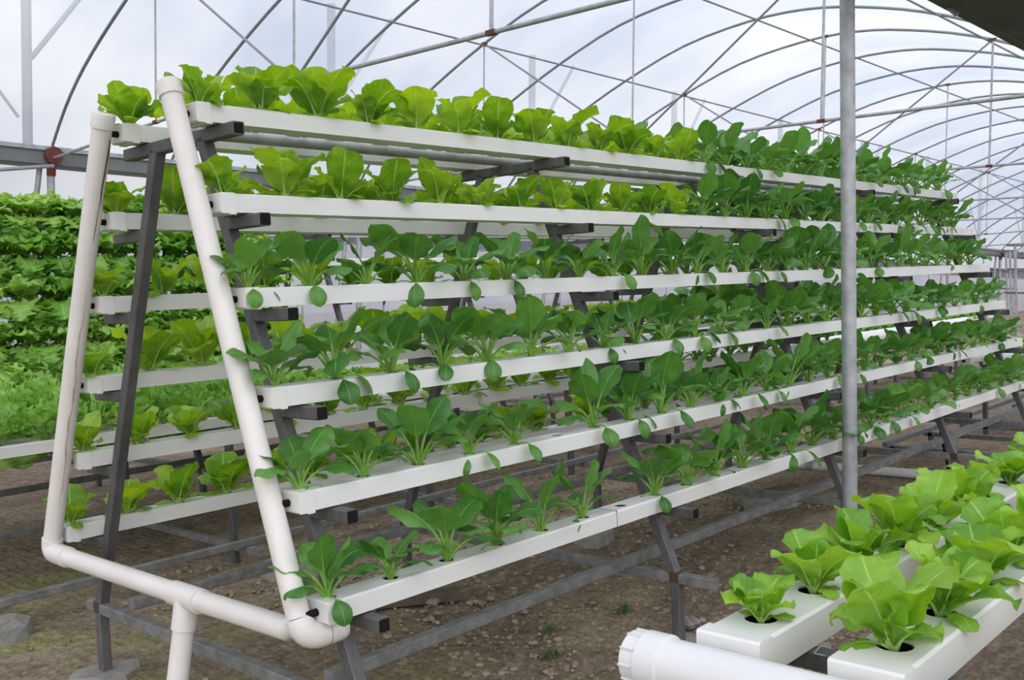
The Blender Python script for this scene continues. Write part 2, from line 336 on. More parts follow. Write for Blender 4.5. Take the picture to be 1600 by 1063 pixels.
def proto_data(kind, seed, split):
    key = (kind, seed, split)
    if key in DATA: return DATA[key]
    res = []
    if kind == 'feather':
        rg = random.Random(seed); b, s = MB(), MB()
        for i in range(15):
            az = i * 2.4 + rg.uniform(-.6, .6); e = math.radians(rg.uniform(25, 88)); Ls = rg.uniform(.10, .24); d = Vector((math.cos(e) * math.cos(az), math.cos(e) * math.sin(az), math.sin(e)))
            out = Vector((math.cos(az), math.sin(az), 0)); tip = [d * (Ls * t) + out * (.05 * t * t) - Vector((0, 0, .03 * t * t)) for t in (0, .33, .66, 1)]
            s.tube(tip, [.002, .0016, .0012, .0006], 4, cap=False)
            for q in range(9):
                t = .38 + .62 * q / 8; p = d * (Ls * t) + out * (.05 * t * t) - Vector((0, 0, .03 * t * t)); sd_ = Vector((-math.sin(az) + rg.uniform(-.5, .5), math.cos(az) + rg.uniform(-.5, .5), rg.uniform(-.9, .9)))
                for sg in (-1, 1):
                    l = (.034 * (1.25 - abs(t - .65) * 1.5)) * rg.uniform(.7, 1.2); a = (sd_ * sg + d * .7).normalized(); w = d.cross(a).cross(a).normalized() * l * .28; k = len(b.v)
                    b.v += [p, p + a * l * .5 + w, p + a * l, p + a * l * .5 - w + Vector((0, 0, .006))]; b.face((k, k + 1, k + 2, k + 3), 0, [(.5, 0), (1, .5), (.5, 1), (0, .5)])
        res = [(b, s)]
    else:
        sp, rg = plant_specs(kind, seed)
        if split:
            for d in sp:
                b, s = MB(), MB(); leaf(b, s, kind=kind, rg=rg, **d); res.append((b, s))
        else:
            b, s = MB(), MB()
            for d in sp: leaf(b, s, kind=kind, rg=rg, **d)
            res = [(b, s)]
    DATA[key] = res; return res
PROTO = {}
def plant(kind, seed, split, loc, rot, scale, label, group, tilt=(0, 0), zs=1):
    key = (kind, seed, split)
    if key not in PROTO:
        r = thing(KN[kind], label, KC[kind], (0, 0, 0), group)
        for b, s in proto_data(*key):
            if split:
                l = b.build('leaf', KM[kind][0], r); s.build('leaf_stalk', KM[kind][1], l)
            else:
                b.build('foliage', KM[kind][0], r); s.build('stalks', KM[kind][1], r)
        PROTO[key] = r; kids(r); [kids(c) for c in kids(r)]; o = r
    else:
        o = copy_tree(PROTO[key])
    o.location = loc; o.rotation_euler = (tilt[0], tilt[1], rot); o.scale = (scale,) * 3
    if zs != 1: o.scale.z *= zs
    tag(o, label, KC[kind], group); return o

# ------------------------------------------------------------ the A-frame rack
Z5, Y5, B_, L_, XF, SP, ZB, YB, ZK = 1.9991, .1432, .1205, 6.9156, .0893, 1.6546, .0638, .3355, .1296
HP, H0 = .2352, .030
def zt(k): return Z5 - .3 * (5 - k)
def yf(k): return -(Y5 + B_ * (5 - k))            # outer edge of a front channel
def yb(k): return YB + B_ * (5 - k)               # inner edge of a rear channel
def xe(k): return -.0076 * (5 - k)
T_ = .043
def leg_y(z, side):                                # y of the leaning legs at height z
    s_ = (.7067 + .006) / (1.92 - ZK); t = (1.92 - z)
    return -.006 - s_ * t if side < 0 else .292 + (.9793 - .292) / (1.92 - ZK) * t
def make_rack():
    r = thing('rack_frame', 'dark steel A-frame rack carrying twelve white channels, nearest the camera', 'rack', (XF, .136, GROUND), 'steel A-frame racks')
    for i in range(5):
        x = XF + SP * i
        for sd_ in (-1, 1):
            m = MB(); m.bar((x, leg_y(ZK, sd_), ZK), (x, leg_y(1.905, sd_), 1.905), T_, up=(1, 0, 0)); lg = m.build('leg', M_STEEL, r)
            m = MB(); m.bar((x, leg_y(ZK, sd_), GROUND - .02), (x, leg_y(ZK, sd_), ZK + .01), T_ * .98, up=(1, 0, 0)); m.build('foot', M_STEEL, lg)
            m = MB(); m.bar((x, leg_y(ZK, sd_), ZK - .012), (x, leg_y(ZK, sd_), ZK + .03), T_ + .004, up=(1, 0, 0)); w = m.build('weld', M_RUST, lg)
            for k in range(5):
                z = zt(k) - ZB - T_ / 2; a = leg_y(z, sd_); e = yf(k) - .077 if sd_ < 0 else .5114 + B_ * (5 - k); sg = -1 if sd_ < 0 else 1
                m = MB(); m.bar((x, a + sg * .01, z), (x, e, z), T_ * .95)
                br = m.build('bracket', M_STEEL, r)
                m = MB(); m.bar((x, e, z), (x, e + sg * .0015, z), T_ * .86); m.build('open_end', M_BLACK, br)  # black plate paints the shade inside the open tube
        z = 1.9353 - T_ / 2
        m = MB(); m.bar((x, yf(5) - .077, z), (x, .5114, z), T_); tb = m.build('top_crossbar', M_STEEL, r)
        m = MB(); m.bar((x, yf(5) - .0785, z), (x, yf(5) - .0768, z), T_ * .8); m.build('open_end', M_BLACK, tb)
        m = MB(); m.bar((x, -.906, .134), (x, 1.066, .134), T_); m.build('base_crossbar', M_RAIL, r)
    m = MB(); m.bar((XF + .03, -.50, .176), (XF + SP * 4 + .5, -.50, .176), T_); m.build('base_rail', M_RAIL, r)
    m = MB(); m.bar((XF + .03, .775, .176), (XF + SP * 4 + .5, .775, .176), T_); m.build('base_rail', M_RAIL, r)
    m = MB(); m.tube([(XF + .02, .17, 1.957), (XF + SP * 4 + .05, .17, 1.957)], .021, 12); m.build('ridge_pipe', M_GALV, r)
    return r
def make_channel(wd, ht, L, x0h, pitch, nh, label, group, joint=None):
    """one PVC channel: near left-low corner of the top at the origin, running along +x, round planting holes in the lid"""
    r = thing('growing_channel', label, 'channel', (0, 0, 0), group)
    m = MB(); RH = wd * .255; n = 16; c = .006
    cells = [x0h + pitch * i for i in range(nh)]
    edges = [0.0] + [(cells[i] + cells[i + 1]) / 2 for i in range(nh - 1)] + [L]
    ya, yb_ = c, wd - c; yc = wd / 2
    for i, xc in enumerate(cells):
        a, b = edges[i], edges[i + 1]; k = len(m.v)
        for j in range(n):
            t = 2 * PI * (j + .5) / n; dx, dy = math.cos(t), math.sin(t); hx = (b - xc) if dx > 0 else (xc - a); s_ = min(hx / max(abs(dx), 1e-6), (yc - ya) / max(abs(dy), 1e-6))
            m.v.append(Vector((xc + dx * s_, yc + dy * s_, 0)))
        cor = []
        for cx, cy in ((b, yb_), (a, yb_), (a, ya), (b, ya)): cor.append(len(m.v)); m.v.append(Vector((cx, cy, 0)))
        k2 = len(m.v)
        for lvl in (0, -.004, -ht * .5):
            for j in range(n):
                t = 2 * PI * (j + .5) / n; m.v.append(Vector((xc + math.cos(t) * RH, yc + math.sin(t) * RH, lvl)))
        def side(p): p = m.v[p]; return 0 if abs(p.x - b) < 1e-6 else 1 if abs(p.y - yb_) < 1e-6 else 2 if abs(p.x - a) < 1e-6 else 3
        for j in range(n):
            l = (j + 1) % n; m.face((k + j, k + l, k2 + l, k2 + j)); s1, s2 = side(k + j), side(k + l)
            if s1 != s2:
                ci = {(0, 1): 0, (1, 2): 1, (2, 3): 2, (3, 0): 3}.get((s1, s2))
                if ci is not None: m.face((k + j, cor[ci], k + l))
            for q in (0, 1): m.face((k2 + q * n + j, k2 + q * n + l, k2 + (q + 1) * n + l, k2 + (q + 1) * n + j), q, None, True)  # lower hole wall is black: shade inside the channel painted on
    prof = [(yb_, 0), (wd, -c), (wd, -ht), (0, -ht), (0, -c), (ya, 0)]; k = len(m.v)
    for x in (0, L):
        for y, z in prof: m.v.append(Vector((x, y, z)))
    for j in range(5): m.face((k + j, k + 6 + j, k + 7 + j, k + 1 + j))
    m.face(tuple(k + j for j in range(6))); m.face(tuple(k + 6 + j for j in range(5, -1, -1)))
    m.build('trough', [M_PVC, M_BLACK], r)
    for x in (0, L):
        m = MB(); e = .003; a, b = (x - .012, x + .042) if x == 0 else (x - .03, x + .012)
        m.box(a, b, -e, wd + e, -ht - e, e * .6); m.box(a + (.03 if x == 0 else 0), b - (0 if x == 0 else .02), -e * 1.5, wd + e * 1.5, -ht - e * 2.2, -ht * .9); m.build('end_cap', M_CAP, r)
    if joint:
        m = MB(); m.box(joint, joint + .0022, -.0006, wd + .0006, -ht - .0006, .0006); m.build('joint_seam', M_BLACK, r)
    m = MB(); m.tube([(-.052, wd * .5, -ht * .55), (-.01, wd * .5, -ht * .55)], .011, 10); m.build('drain_grommet', M_BLACK, r)
    return r
TN = ['lowest', 'second lowest', 'third lowest', 'third highest', 'second highest', 'topmost']
rack = make_rack()
g_r1 = 'white channels on the near A-frame rack'
ch_proto = make_channel(.1, .060, L_, H0, HP, 29, 'x', g_r1, joint=None)
ch_joint = make_channel(.1, .060, L_, H0, HP, 29, 'x', g_r1, joint=1.35)
first = [True, True]
def put_channel(k, side, dx=0, dy=0, label='', group='', j=0):
    src = (ch_proto, ch_joint)[j]
    if first[j]: kids(src); o = src; first[j] = False
    else: o = copy_tree(src)
    o.location = (xe(k) + dx, (yf(k) if side < 0 else yb(k)) + dy, zt(k)); tag(o, label, 'channel', group); return o
for k in range(6):
    o = put_channel(k, -1, label='white channel, %s on the camera side of the near A-frame rack' % TN[k], group=g_r1, j=1 if k in (0,) else 0)
    put_channel(k, 1, label='white channel, %s on the far side of the near A-frame rack' % TN[k], group=g_r1)

# plants of the near rack
skip = {(-1, 0): {6}, (-1, 1): {5, 6} - {6}, (1, 0): {13}, (1, 1): set()}
big = {(0, 0): 1.08, (0, 1): .78, (0, 2): 1.12, (0, 3): 1.15, (0, 4): .85, (0, 5): .95, (1, 0): 1.08, (1, 1): .95, (1, 2): 1.12, (3, 3): 1.25, (3, 2): .85}
PG, LG = 'pak choi in the near A-frame rack', 'yellow-green leaf cabbages in the near A-frame rack'
for k in range(6):
    for side in (-1, 1):
        if side < 0: nlet = {5: 13, 4: 12}.get(k, 0)
        else: nlet = {5: 15, 4: 15, 3: 16, 2: 17, 1: 17, 0: 17}[k]
        for i in range(29):
            if i in skip.get((side, k), ()): continue
            x = xe(k) + H0 + HP * i; y = (yf(k) if side < 0 else yb(k)) + .05
            kind = 'let' if i < nlet else 'pak'
            near = (side < 0 and x < 3.0) or (side > 0 and x < 1.0)
            sc = R.uniform(.84, 1.16) * (1.18 if kind == 'pak' else 1.04) * (1.2 if side > 0 else 1)
            if side < 0: sc *= big.get((k, i), 1)
            if i == 0: sc = min(sc, .92 if k > 1 else 1.0)
            if kind == 'let': sc *= {5: .98, 4: .86}.get(k, .88)
            rot = R.uniform(-1.3, 1.3) if side < 0 and kind == 'pak' else R.uniform(0, 6.28)
            if i == 0 and side < 0 and kind == 'pak': rot = (.5, 2.2, 1.1, .6)[k]
            size = 'large ' if sc > 1.05 else 'small ' if sc < .85 else ''
            nm = 'dark green pak choi' if kind == 'pak' else 'yellow-green leaf cabbage'
            lab = '%s%s, %s hole of the near rack\'s %s channel, %s side' % (size, nm, nth(i + 1), TN[k], 'camera' if side < 0 else 'far')
            plant(kind, R.randrange(9), near, (x, y, zt(k) - .012), rot, sc, lab, PG if kind == 'pak' else LG, (R.uniform(-.12, .12), R.uniform(-.12, .12)))

# ------------------------------------------------------------ drain manifold at the rack's near end
def arc(c, a, b, r, n=7):   # bend from direction a to b through corner c
    a, b, c = Vector(a), Vector(b), Vector(c); p0 = c - a * r; p1 = c + b * r
    return [((1 - t) ** 2) * p0 + 2 * t * (1 - t) * c + t * t * p1 for t in [i / n for i in range(n + 1)]]
PR = .0345
man = thing('drain_manifold', 'white pvc drain pipework leaning across the near end of the A-frame rack', 'pipe', (-.06, -.02, GROUND))
X = -.085
ft, fb = Vector((X + .02, -.078, 2.06)), Vector((X - .01, -.69, .40)); bt, bb = Vector((X + .02, .372, 2.03)), Vector((X - .01, .985, .405))
d = (ft - fb).normalized()
m = MB(); m.tube([ft, fb + d * .06], PR, 24); m.build('front_pipe', M_PIPE, man)
d2 = (bt - bb).normalized(); m = MB(); m.tube([bt, bb + d2 * .06], PR, 24); bp_ = m.build('rear_pipe', M_PIPE, man)
for p, dd in ((ft, d), (bt, d2)):
    m = MB(); m.tube([p - dd * .05, p - dd * .048, p - dd * .003, p + dd * .004, p + dd * .006], [PR + .001, PR + .0055, PR + .0055, PR + .003, PR * .7], 24); m.build('cap', M_PIPE, man)
m = MB(); m.tube(arc(fb, -d, (1, 0, 0), .06) + [fb + Vector((.11, 0, 0)), fb + Vector((.128, 0, 0)), fb + Vector((.138, 0, 0)), fb + Vector((.143, 0, 0))], [PR + .005] * 9 + [PR + .004, PR, PR * .5], 24)
el = m.build('elbow', M_PIPE, man); m = MB(); m.tube([fb + Vector((.072, 0, 0)), fb + Vector((.0735, 0, 0))], PR + .0056, 24); m.build('glue_seam', M_STAIN, el)
ya = bb + Vector((0, -.05, 0)); yc = Vector((X - .01, -.055, .408)); yz = Vector((X - .01, -.62, .415))
m = MB(); m.tube(arc(bb, -d2, (0, -1, 0), .06) + [bb + Vector((0, -.155, 0))], PR + .005, 24); m.build('elbow', M_PIPE, man)
m = MB(); m.tube([bb + Vector((0, -.12, 0)), yc + Vector((0, .02, 0))], PR, 24); m.build('cross_pipe', M_PIPE, man)
m = MB(); m.tube([yc, yz, fb + d * .05], PR, 24); m.build('cross_pipe', M_PIPE, man)
dn = Vector((-.16, .06, -1)).normalized()
m = MB(); m.tube([yc + Vector((0, .085, 0)), yc - Vector((0, .085, 0))], PR + .0055, 24); m.tube([yc, yc + dn * .075, yc + dn * .105], PR + .0055, 24); m.build('tee_joint', M_PIPE, man)
m = MB(); m.tube([yc + dn * .09, yc + dn * .60], PR, 24); m.build('drop_pipe', M_PIPE, man)
# brown crack stain running down the rear pipe
m = MB(); wv = [(-.0, .30, .006), (.05, .31, .010), (.12, .20, .008), (.18, .10, .006), (.22, .12, .004), (.26, .02, .0025), (.31, -.02, .003), (.37, -.10, .002)]
view = (CAM - bt); 
for (a1, o1, w1), (a2, o2, w2) in zip(wv, wv[1:]):
    for (aa, oo, ww), first_ in (((a1, o1, w1), 1), ((a2, o2, w2), 0)):
        c = bt - d2 * (aa + .08); n0 = (view - d2 * view.dot(d2)).normalized(); s0 = d2.cross(n0).normalized()
        base = math.asin(max(-.95, min(.95, oo + .55)))
        for sg in (-1, 1):
            t = base + sg * ww / PR / 2; m.v.append(c + (n0 * math.cos(t) + s0 * math.sin(t)) * (PR + .0008))
    k = len(m.v) - 4; m.face((k, k + 1, k + 3, k + 2))
m.build('crack_stain', M_STAIN, bp_)
m = MB(); dv = (CAM - bt).normalized(); dv = (dv - d2 * dv.dot(d2)).normalized(); sv = d2.cross(dv).normalized()   # long tan streak lower down
for i in range(25):
    a = .62 + .9 * i / 24; off_ = .32 + .10 * math.sin(i * .7) + .05 * math.sin(i * 2.1); w_ = (.05 + .09 * abs(math.sin(i * .9 + 1))) * math.sin(PI * (i + .6) / 25.5)
    c = bt - d2 * a
    for sg in (-1, 1): t_ = off_ + sg * w_; m.v.append(c + (dv * math.cos(t_) + sv * math.sin(t_)) * (PR + .0007))
for i in range(24): m.face((2 * i, 2 * i + 1, 2 * i + 3, 2 * i + 2))
m.build('rust_streak', M_TAN, bp_)
m = MB(); n0 = (CAM - bb).normalized(); ex = Vector((1, 0, 0)); c = bb + d2 * .028; dn0 = (n0 - d2 * n0.dot(d2)).normalized(); sx0 = d2.cross(dn0).normalized()
for i in range(12):     # dark rust spot where the rear pipe meets its elbow
    a = 2 * PI * i / 12; q = R.uniform(.5, 1.2); t = .25 + .011 * q * math.cos(a) / PR; m.v.append(c + (dn0 * math.cos(t) + sx0 * math.sin(t)) * (PR + .0062) + d2 * (.007 * q * math.sin(a)))
m.face(tuple(range(12))); m.build('rust_spot', M_STAIN, bp_)

# ------------------------------------------------------------ foreground bench
zf, fx = .66, -.018
FG = 'wide white channels of the bench in front'
c1 = make_channel(.135, .075, 6.0, .125, .2352, 25, 'wide white channel of the front bench, the one nearer the A-frame rack', FG); kids(c1); c1.location = (fx, -2.084, zf)
c2 = copy_tree(c1); c2.location = (fx + .004, -2.360, zf); tag(c2, 'wide white channel of the front bench, middle one with the widest-leaved cabbages', 'channel', FG)
c3 = copy_tree(c1); c3.location = (fx + .008, -2.73, zf); tag(c3, 'wide white channel of the front bench, farthest to the right and mostly outside the photo', 'channel', FG)
CG = 'bright green leaf cabbages on the bench in front'
fs = [[.74, .86, 1.02, 1.05, .98, .92, .9, .9], [1.12, 1.12, 1.15, 1.0, 1.0, .95], [1, 1, 1, 1, 1]]
for rI, yy in enumerate((-2.0165, -2.2925, -2.6625)):
    for i in range((14, 12, 10)[rI]):
        if rI == 2 and i in (1, 2): continue
        s_ = fs[rI][i] if i < len(fs[rI]) else R.uniform(.85, 1.05)
        plant('let2', 10 + (i * 3 + rI) % 7, i < 9, (fx + .125 + .2352 * i, yy, zf - .012), R.uniform(0, 6.28), s_ * .93,
              'bright green leaf cabbage, %s along the front bench\'s %s channel' % (nth(i + 1), ('left', 'middle', 'right')[rI]), CG, (R.uniform(-.15, .15), R.uniform(-.15, .15)))
mp_ = thing('drain_header', 'fat white capped pipe across the near end of the front bench', 'pipe', (-.07, -1.85, .60))
BR = .053; bz = .598; bx = -.085
m = MB(); m.tube([(bx, -1.90, bz), (bx, -3.2, bz)], BR, 32); m.build('header_pipe', M_BIGP, mp_)
m = MB(); m.tube([(bx, -1.862, bz), (bx, -1.865, bz), (bx, -1.915, bz), (bx, -1.918, bz)], [BR + .001, BR + .006, BR + .006, BR + .001], 32); cl = m.build('collar', M_BIGP, mp_)
m = MB(); m.tube([(bx, -1.826, bz), (bx, -1.830, bz), (bx, -1.866, bz)], [BR - .004, BR + .0005, BR + .0005], 32); cp = m.build('screw_cap', M_BIGP, mp_)
for j in range(10):
    a = 2 * PI * j / 10; p = Vector((bx + math.cos(a) * (BR + .001), 0, bz + math.sin(a) * (BR + .001)))
    mm = MB(); mm.bar((p.x, -1.829, p.z), (p.x, -1.862, p.z), .006, .004); mm.build('grip_rib', M_BIGP, cp)
bf = thing('bench_frame', 'steel trestle frame under the front bench channels', 'frame', (0, -2.3, GROUND))
for x in (.20, 2.2, 4.2, 6.2):
    m = MB(); m.bar((x, -1.88, zf - .097), (x, -2.85, zf - .097), .04); m.build('crossbar', M_STEEL, bf)
    for y in (-1.98, -2.75):
        if x > 1: m = MB(); m.bar((x, y, GROUND - .02), (x, y, zf - .12), .04, up=(1, 0, 0)); m.build('post', M_STEEL, bf)
m = MB(); m.bar((.2, -2.75, GROUND - .02), (.2, -2.75, zf - .12), .04, up=(1, 0, 0)); m.build('post', M_STEEL, bf)
m = MB(); m.bar((.2, -2.32, GROUND - .02), (.2, -2.32, zf - .12), .04, up=(1, 0, 0)); m.build('post', M_STEEL, bf)
m = MB()
for a, b in (((.17, -2.10, .585), (.20, -2.10, .592)), ((.20, -2.10, .592), (.20, -2.125, .592)), ((.17, -2.10, .585), (.17, -2.125, .585))): m.tube([a, b], .0016, 6)
m.build('wire_clip', M_GALV, bf)

# ------------------------------------------------------------ steel post in front of the rack
pb = Vector((3.10, -.86, GROUND - .02)); PTOP = pb + (G2 + CR * -.03).normalized() * 3.1
po = thing('steel_post', 'round grey galvanised post rising in front of the A-frame rack', 'post', pb)
m = MB(); m.tube([pb, PTOP], .0365, 24); m.build('tube', M_GALV, po)

# ------------------------------------------------------------ background benches and racks
def bench(y0, nrow, x0, x1, z, lname, sx):
    g = 'channels of the low bench behind the near rack' if lname == 'low' else 'channels of the %s bench' % lname
    nh = int((x1 - x0 - .1) / HP)
    pr = None
    for r_ in range(nrow):
        lab = 'white channel of the %s bench behind the rack, %s row from the camera' % (lname, nth(r_ + 1))
        if pr is None: pr = make_channel(.1, .06, x1 - x0, .06, HP, nh, lab, g); kids(pr); o = pr
        else: o = copy_tree(pr); tag(o, lab, 'channel', g)
        o.location = (x0, y0 + .2 * r_, z)
    f = thing('bench_frame', 'steel trestle frame carrying the %s bench behind the rack' % lname, 'frame', (x0, y0 + .1 * nrow, GROUND))
    x = x0 + sx; k = 0
    while x < x1:
        m = MB(); m.bar((x, y0 - .08, z - .082), (x, y0 + .2 * nrow, z - .082), .04); m.build('crossbar', M_STEEL, f)
        for y in (y0 - .02, y0 + .2 * nrow - .12):
            m = MB(); m.bar((x, y, GROUND - .02), (x, y, z - .1), .04, up=(1, 0, 0)); m.build('post', M_STEEL, f)
        m = MB(); m.bar((x, y0 - .30, -.06), (x, y0 + .2 * nrow + .1, -.06), .04); m.build('base_bar', M_RAIL, f)
        x += 1.55
    for y in (y0 - .16, y0 + .2 * nrow - .1): m = MB(); m.bar((x0 - .2, y, -.018), (x1, y, -.018), .04); m.build('base_rail', M_RAIL, f)
    return nh
nh = bench(2.12, 7, -.6, 7.0, .70, 'low', .45)
BG = {'feather': 'feathery greens on the low bench behind the rack', 'seed': 'lettuce seedlings on the low bench behind the rack', 'curly': 'pale curly lettuces on the low bench behind the rack'}
for r_ in range(7):
    for i in range(1, nh):
        x = -.6 + .06 + HP * i
        if x < .05 - .0 + .0 and r_ < 1: pass
        if x < -.2 + .18 * r_: continue
        kind = 'feather' if x < 2.5 else ('curly' if x < 5.6 else 'seed')
        if kind != 'seed' and R.random() < .04: continue
        s_ = R.uniform(.85, 1.15) * {'feather': 1.45, 'curly': .52, 'seed': 1.3}[kind]
        ad = {'feather': 'feathery green mizuna', 'curly': 'small pale curly lettuce', 'seed': 'lettuce seedling'}[kind]
        plant(kind, 30 + R.randrange(3), False, (x, 2.17 + .2 * r_, .69), R.uniform(0, 6.28), s_, '%s, %s hole in %s row of the low bench behind' % (ad, nth(i + 1), nth(r_ + 1)), BG[kind])
def rack_copy(dx, dy, label, nm, kinds):
    o = copy_tree(rack); o.location = rack.location + Vector((dx, dy, 0)); tag(o, label, 'rack', 'steel A-frame racks')
    g = 'white channels on the %s' % nm
    for k in range(6):
        for side in (-1, 1):
            if side > 0 and k < 4: continue
            put_channel(k, side, dx, dy, 'white channel, %s on the %s side of the %s' % (TN[k], 'camera' if side < 0 else 'far', nm), g)
            for i in range(29):
                x = dx + xe(k) + H0 + HP * i; kind = kinds(x, k, side)
                if not kind: continue
                y = dy + (yf(k) if side < 0 else yb(k)) + .05
                ad = {'curly': 'frilly bright green lettuce', 'seed': 'tiny lettuce seedling', 'let': 'leaf cabbage'}[kind]
                plant(kind, 30 + R.randrange(4), False, (x, y, zt(k) - .01), R.uniform(0, 6.28), R.uniform(.95, 1.2) * (1.5 if kind == 'curly' else 1),
                      '%s, %s hole of the %s\'s %s channel, %s side' % (ad, nth(i + 1), nm, TN[k], 'camera' if side < 0 else 'far'), {'curly': 'frilly lettuces', 'seed': 'seedlings', 'let': 'leaf cabbages'}[kind] + ' on the ' + nm, zs=(.62 if k == 5 else .8) if kind == 'curly' else 1)
rack_copy(-1.30, 4.35, 'dark steel A-frame rack behind the low bench, thick with frilly lettuce at left', 'second rack', lambda x, k, s: ('curly' if x < 3.15 and (s < 0 or k == 5) else 'seed' if s < 0 and k in (5, 2, 1) and x < 5.5 else None) if x > .7 else None)
rack_copy(6.3, 4.6, 'dark steel A-frame rack farthest back at right with seedlings', 'distant rack', lambda x, k, s: 'seed' if s < 0 and k < 4 and x < 11.5 else None)
nh = bench(1.75, 5, 8.4, 14.0, .70, 'distant', .3)
for r_ in range(5):
    for i in range(0, nh):
        plant('curly', 31 + R.randrange(3), False, (8.46 + HP * i, 1.80 + .2 * r_, .69), R.uniform(0, 6.28), R.uniform(.45, .6), 'pale lettuce, %s hole in %s row of the distant bench' % (nth(i + 1), nth(r_ + 1)), 'pale lettuces on the distant bench')
# round white growing pipe seen between the tiers
gp = thing('growing_pipe', 'thick round white growing pipe seen between the rack tiers at right', 'pipe', (5.9, .98, .60))
m = MB(); m.tube([(5.75, 1.55, .66), (12.2, 1.55, .66)], .075, 24); m.build('tube', M_BIGP, gp)
for x in (6.2, 9.0, 11.8): m = MB(); m.bar((x, 1.55, GROUND - .02), (x, 1.55, .59), .04, up=(1, 0, 0)); m.build('post', M_STEEL, gp)
lp = thing('supply_pipe', 'white pvc pipe lying on the soil beyond the rack\'s lowest channel', 'pipe', (5.55, .2, GROUND))
m = MB(); m.tube([(5.50, 1.75, -.118), (5.66, -1.05, -.118)], .035, 20); m.build('tube', M_BIGP, lp)
for y, xx in ((-.48, 5.62), (.55, 5.56)): m = MB(); m.tube([(xx, y - .03, -.118), (xx, y + .03, -.118)], .04, 20); m.build('coupling', M_GALV, lp)
for n_, (a, b, lab) in enumerate((((5.62, -.48, -.08), (5.55, -.42, .43), 'black hose rising from the white pipe on the soil, nearer one'), ((5.57, .50, -.08), (5.30, .42, .46), 'black hose rising from the white pipe on the soil, farther one'))):
    m = MB(); m.tube([a, (Vector(a) + Vector(b)) / 2 + Vector((.02, .01, 0)), b], .011, 8); tag(m.build('feed_hose', M_BLACK, None, a), lab, 'hose', 'black feed hoses')
# distant posts with cross arms
for i, (px_, py_, pz_) in enumerate(((20.95, 3.41, 1.83), (24.1, 4.42, 1.77), (27.8, 5.59, 1.80))):
    p = Vector((px_, py_, GROUND - .02))
    t = thing('arm_post', '%s of the three distant grey posts with stacked cross arms at far right' % ('nearest', 'middle', 'farthest')[i], 'post', p, 'posts with cross arms')
    m = MB(); m.bar(p, Vector((px_, py_, pz_)), .05, up=(1, 0, 0)); m.build('post_tube', M_GALV, t)
    for z in (0, .5, 1.0): c = Vector((px_, py_, pz_ - z)); m = MB(); m.bar(c - CR * .17, c + CR * .17, .04); m.build('cross_arm', M_STEEL, t)
gf = thing('ground_frame', 'low dark steel ground frame on the soil beyond the rack\'s far end', 'frame', (6.3, .2, GROUND))
for x in (6.32, 7.15, 7.98):
    m = MB(); m.bar((x, .26, -.06), (x, -2.2, -.06), .04); m.build('cross_rail', M_RAIL, gf)
    for y in (.2, -1.6): m = MB(); m.bar((x, y, GROUND - .02), (x, y, -.05), .04, up=(1, 0, 0)); m.build('stub', M_STEEL, gf)
for y in (.22, -1.5): m = MB(); m.bar((6.2, y, -.02), (10.9, y, -.02), .04); m.build('long_rail', M_RAIL, gf)
nh = bench(-.95, 5, 7.15, 10.8, .62, 'right-hand', .6)
for r_ in range(5):
    for i in range(0, nh): plant('seed', 31 + R.randrange(3), False, (7.21 + HP * i, -.90 + .2 * r_, .61), R.uniform(0, 6.28), R.uniform(.9, 1.4), 'lettuce seedling, %s hole in %s row of the right-hand bench' % (nth(i + 1), nth(r_ + 1)), 'seedlings on the right-hand bench')
wp = thing('white_riser', 'white upright pvc pipe at the right edge behind the rack', 'pipe', (11.4, .1, GROUND))
m = MB(); m.tube([(11.4, .10, GROUND - .02), (11.4, .10, 1.30)], .04, 16); m.build('tube', M_BIGP, wp)
# ------------------------------------------------------------ soil
def floor():
    xs = [-60, -30, -15, -8, -5, -4]; x = -3.5
    while x < 7: xs.append(x); x += .045
    while x < 14: xs.append(x); x += .15
    xs += [15, 17, 20, 25, 32, 42, 60, 90]
    ys = [-60, -30, -15, -8, -5, -4]; y = -3.5
    while y < 4.0: ys.append(y); y += .045
    while y < 9: ys.append(y); y += .2
    ys += [10, 12, 15, 20, 30, 50, 80]
    m = MB(); ny = len(ys)
    for x in xs:
        for y in ys:
            h = 0
            if -4 < x < 14 and -4 < y < 9:
                h = .022 * noise.noise(Vector((x * .9, y * 1.2, 0))) + (.012 * noise.noise(Vector((x * 3, y * 6, 3))) + .016 * noise.noise(Vector((x * 14, y * 7, 5)))) + .012 * noise.noise(Vector((x * 22, y * 22, 9)))
            m.v.append(Vector((x, y, GROUND + h)))
    for i in range(len(xs) - 1):
        for j in range(ny - 1): a = i * ny + j; m.face((a, a + ny, a + ny + 1, a + 1), 0, None, True)
    tag(m.build('floor', M_SOIL), 'brown clumpy soil floor with mossy green patches', None, None, 'structure')
floor()
def lump(m, c, r, fl=.6, n=6, mi=0):
    k = len(m.v); ph = R.uniform(0, 6)
    rows = 4
    for i in range(rows + 1):
        th = PI * i / rows
        for j in range(n):
            a = 2 * PI * j / n + ph; q = r * R.uniform(.75, 1.2); m.v.append(Vector(c) + Vector((math.sin(th) * math.cos(a) * q, math.sin(th) * math.sin(a) * q, math.cos(th) * q * fl)))
    for i in range(rows):
        for j in range(n): l = (j + 1) % n; m.face((k + i * n + j, k + (i + 1) * n + j, k + (i + 1) * n + l, k + i * n + l), mi)
m = MB()
for _ in range(9000):
    x, y = R.uniform(-.8, 4.6), R.uniform(-1.7, 2.4)
    if x < .9 and R.random() < .75: continue
    lump(m, (x, y, GROUND + .002), R.choice((.005, .006, .007, .009, .012, .012, .020)) * R.uniform(.7, 1.2), .65, 5)
tag(m.build('soil_clods', M_CLOD), 'crumbled soil and pebbles scattered under the A-frame rack', 'soil', None, 'stuff')
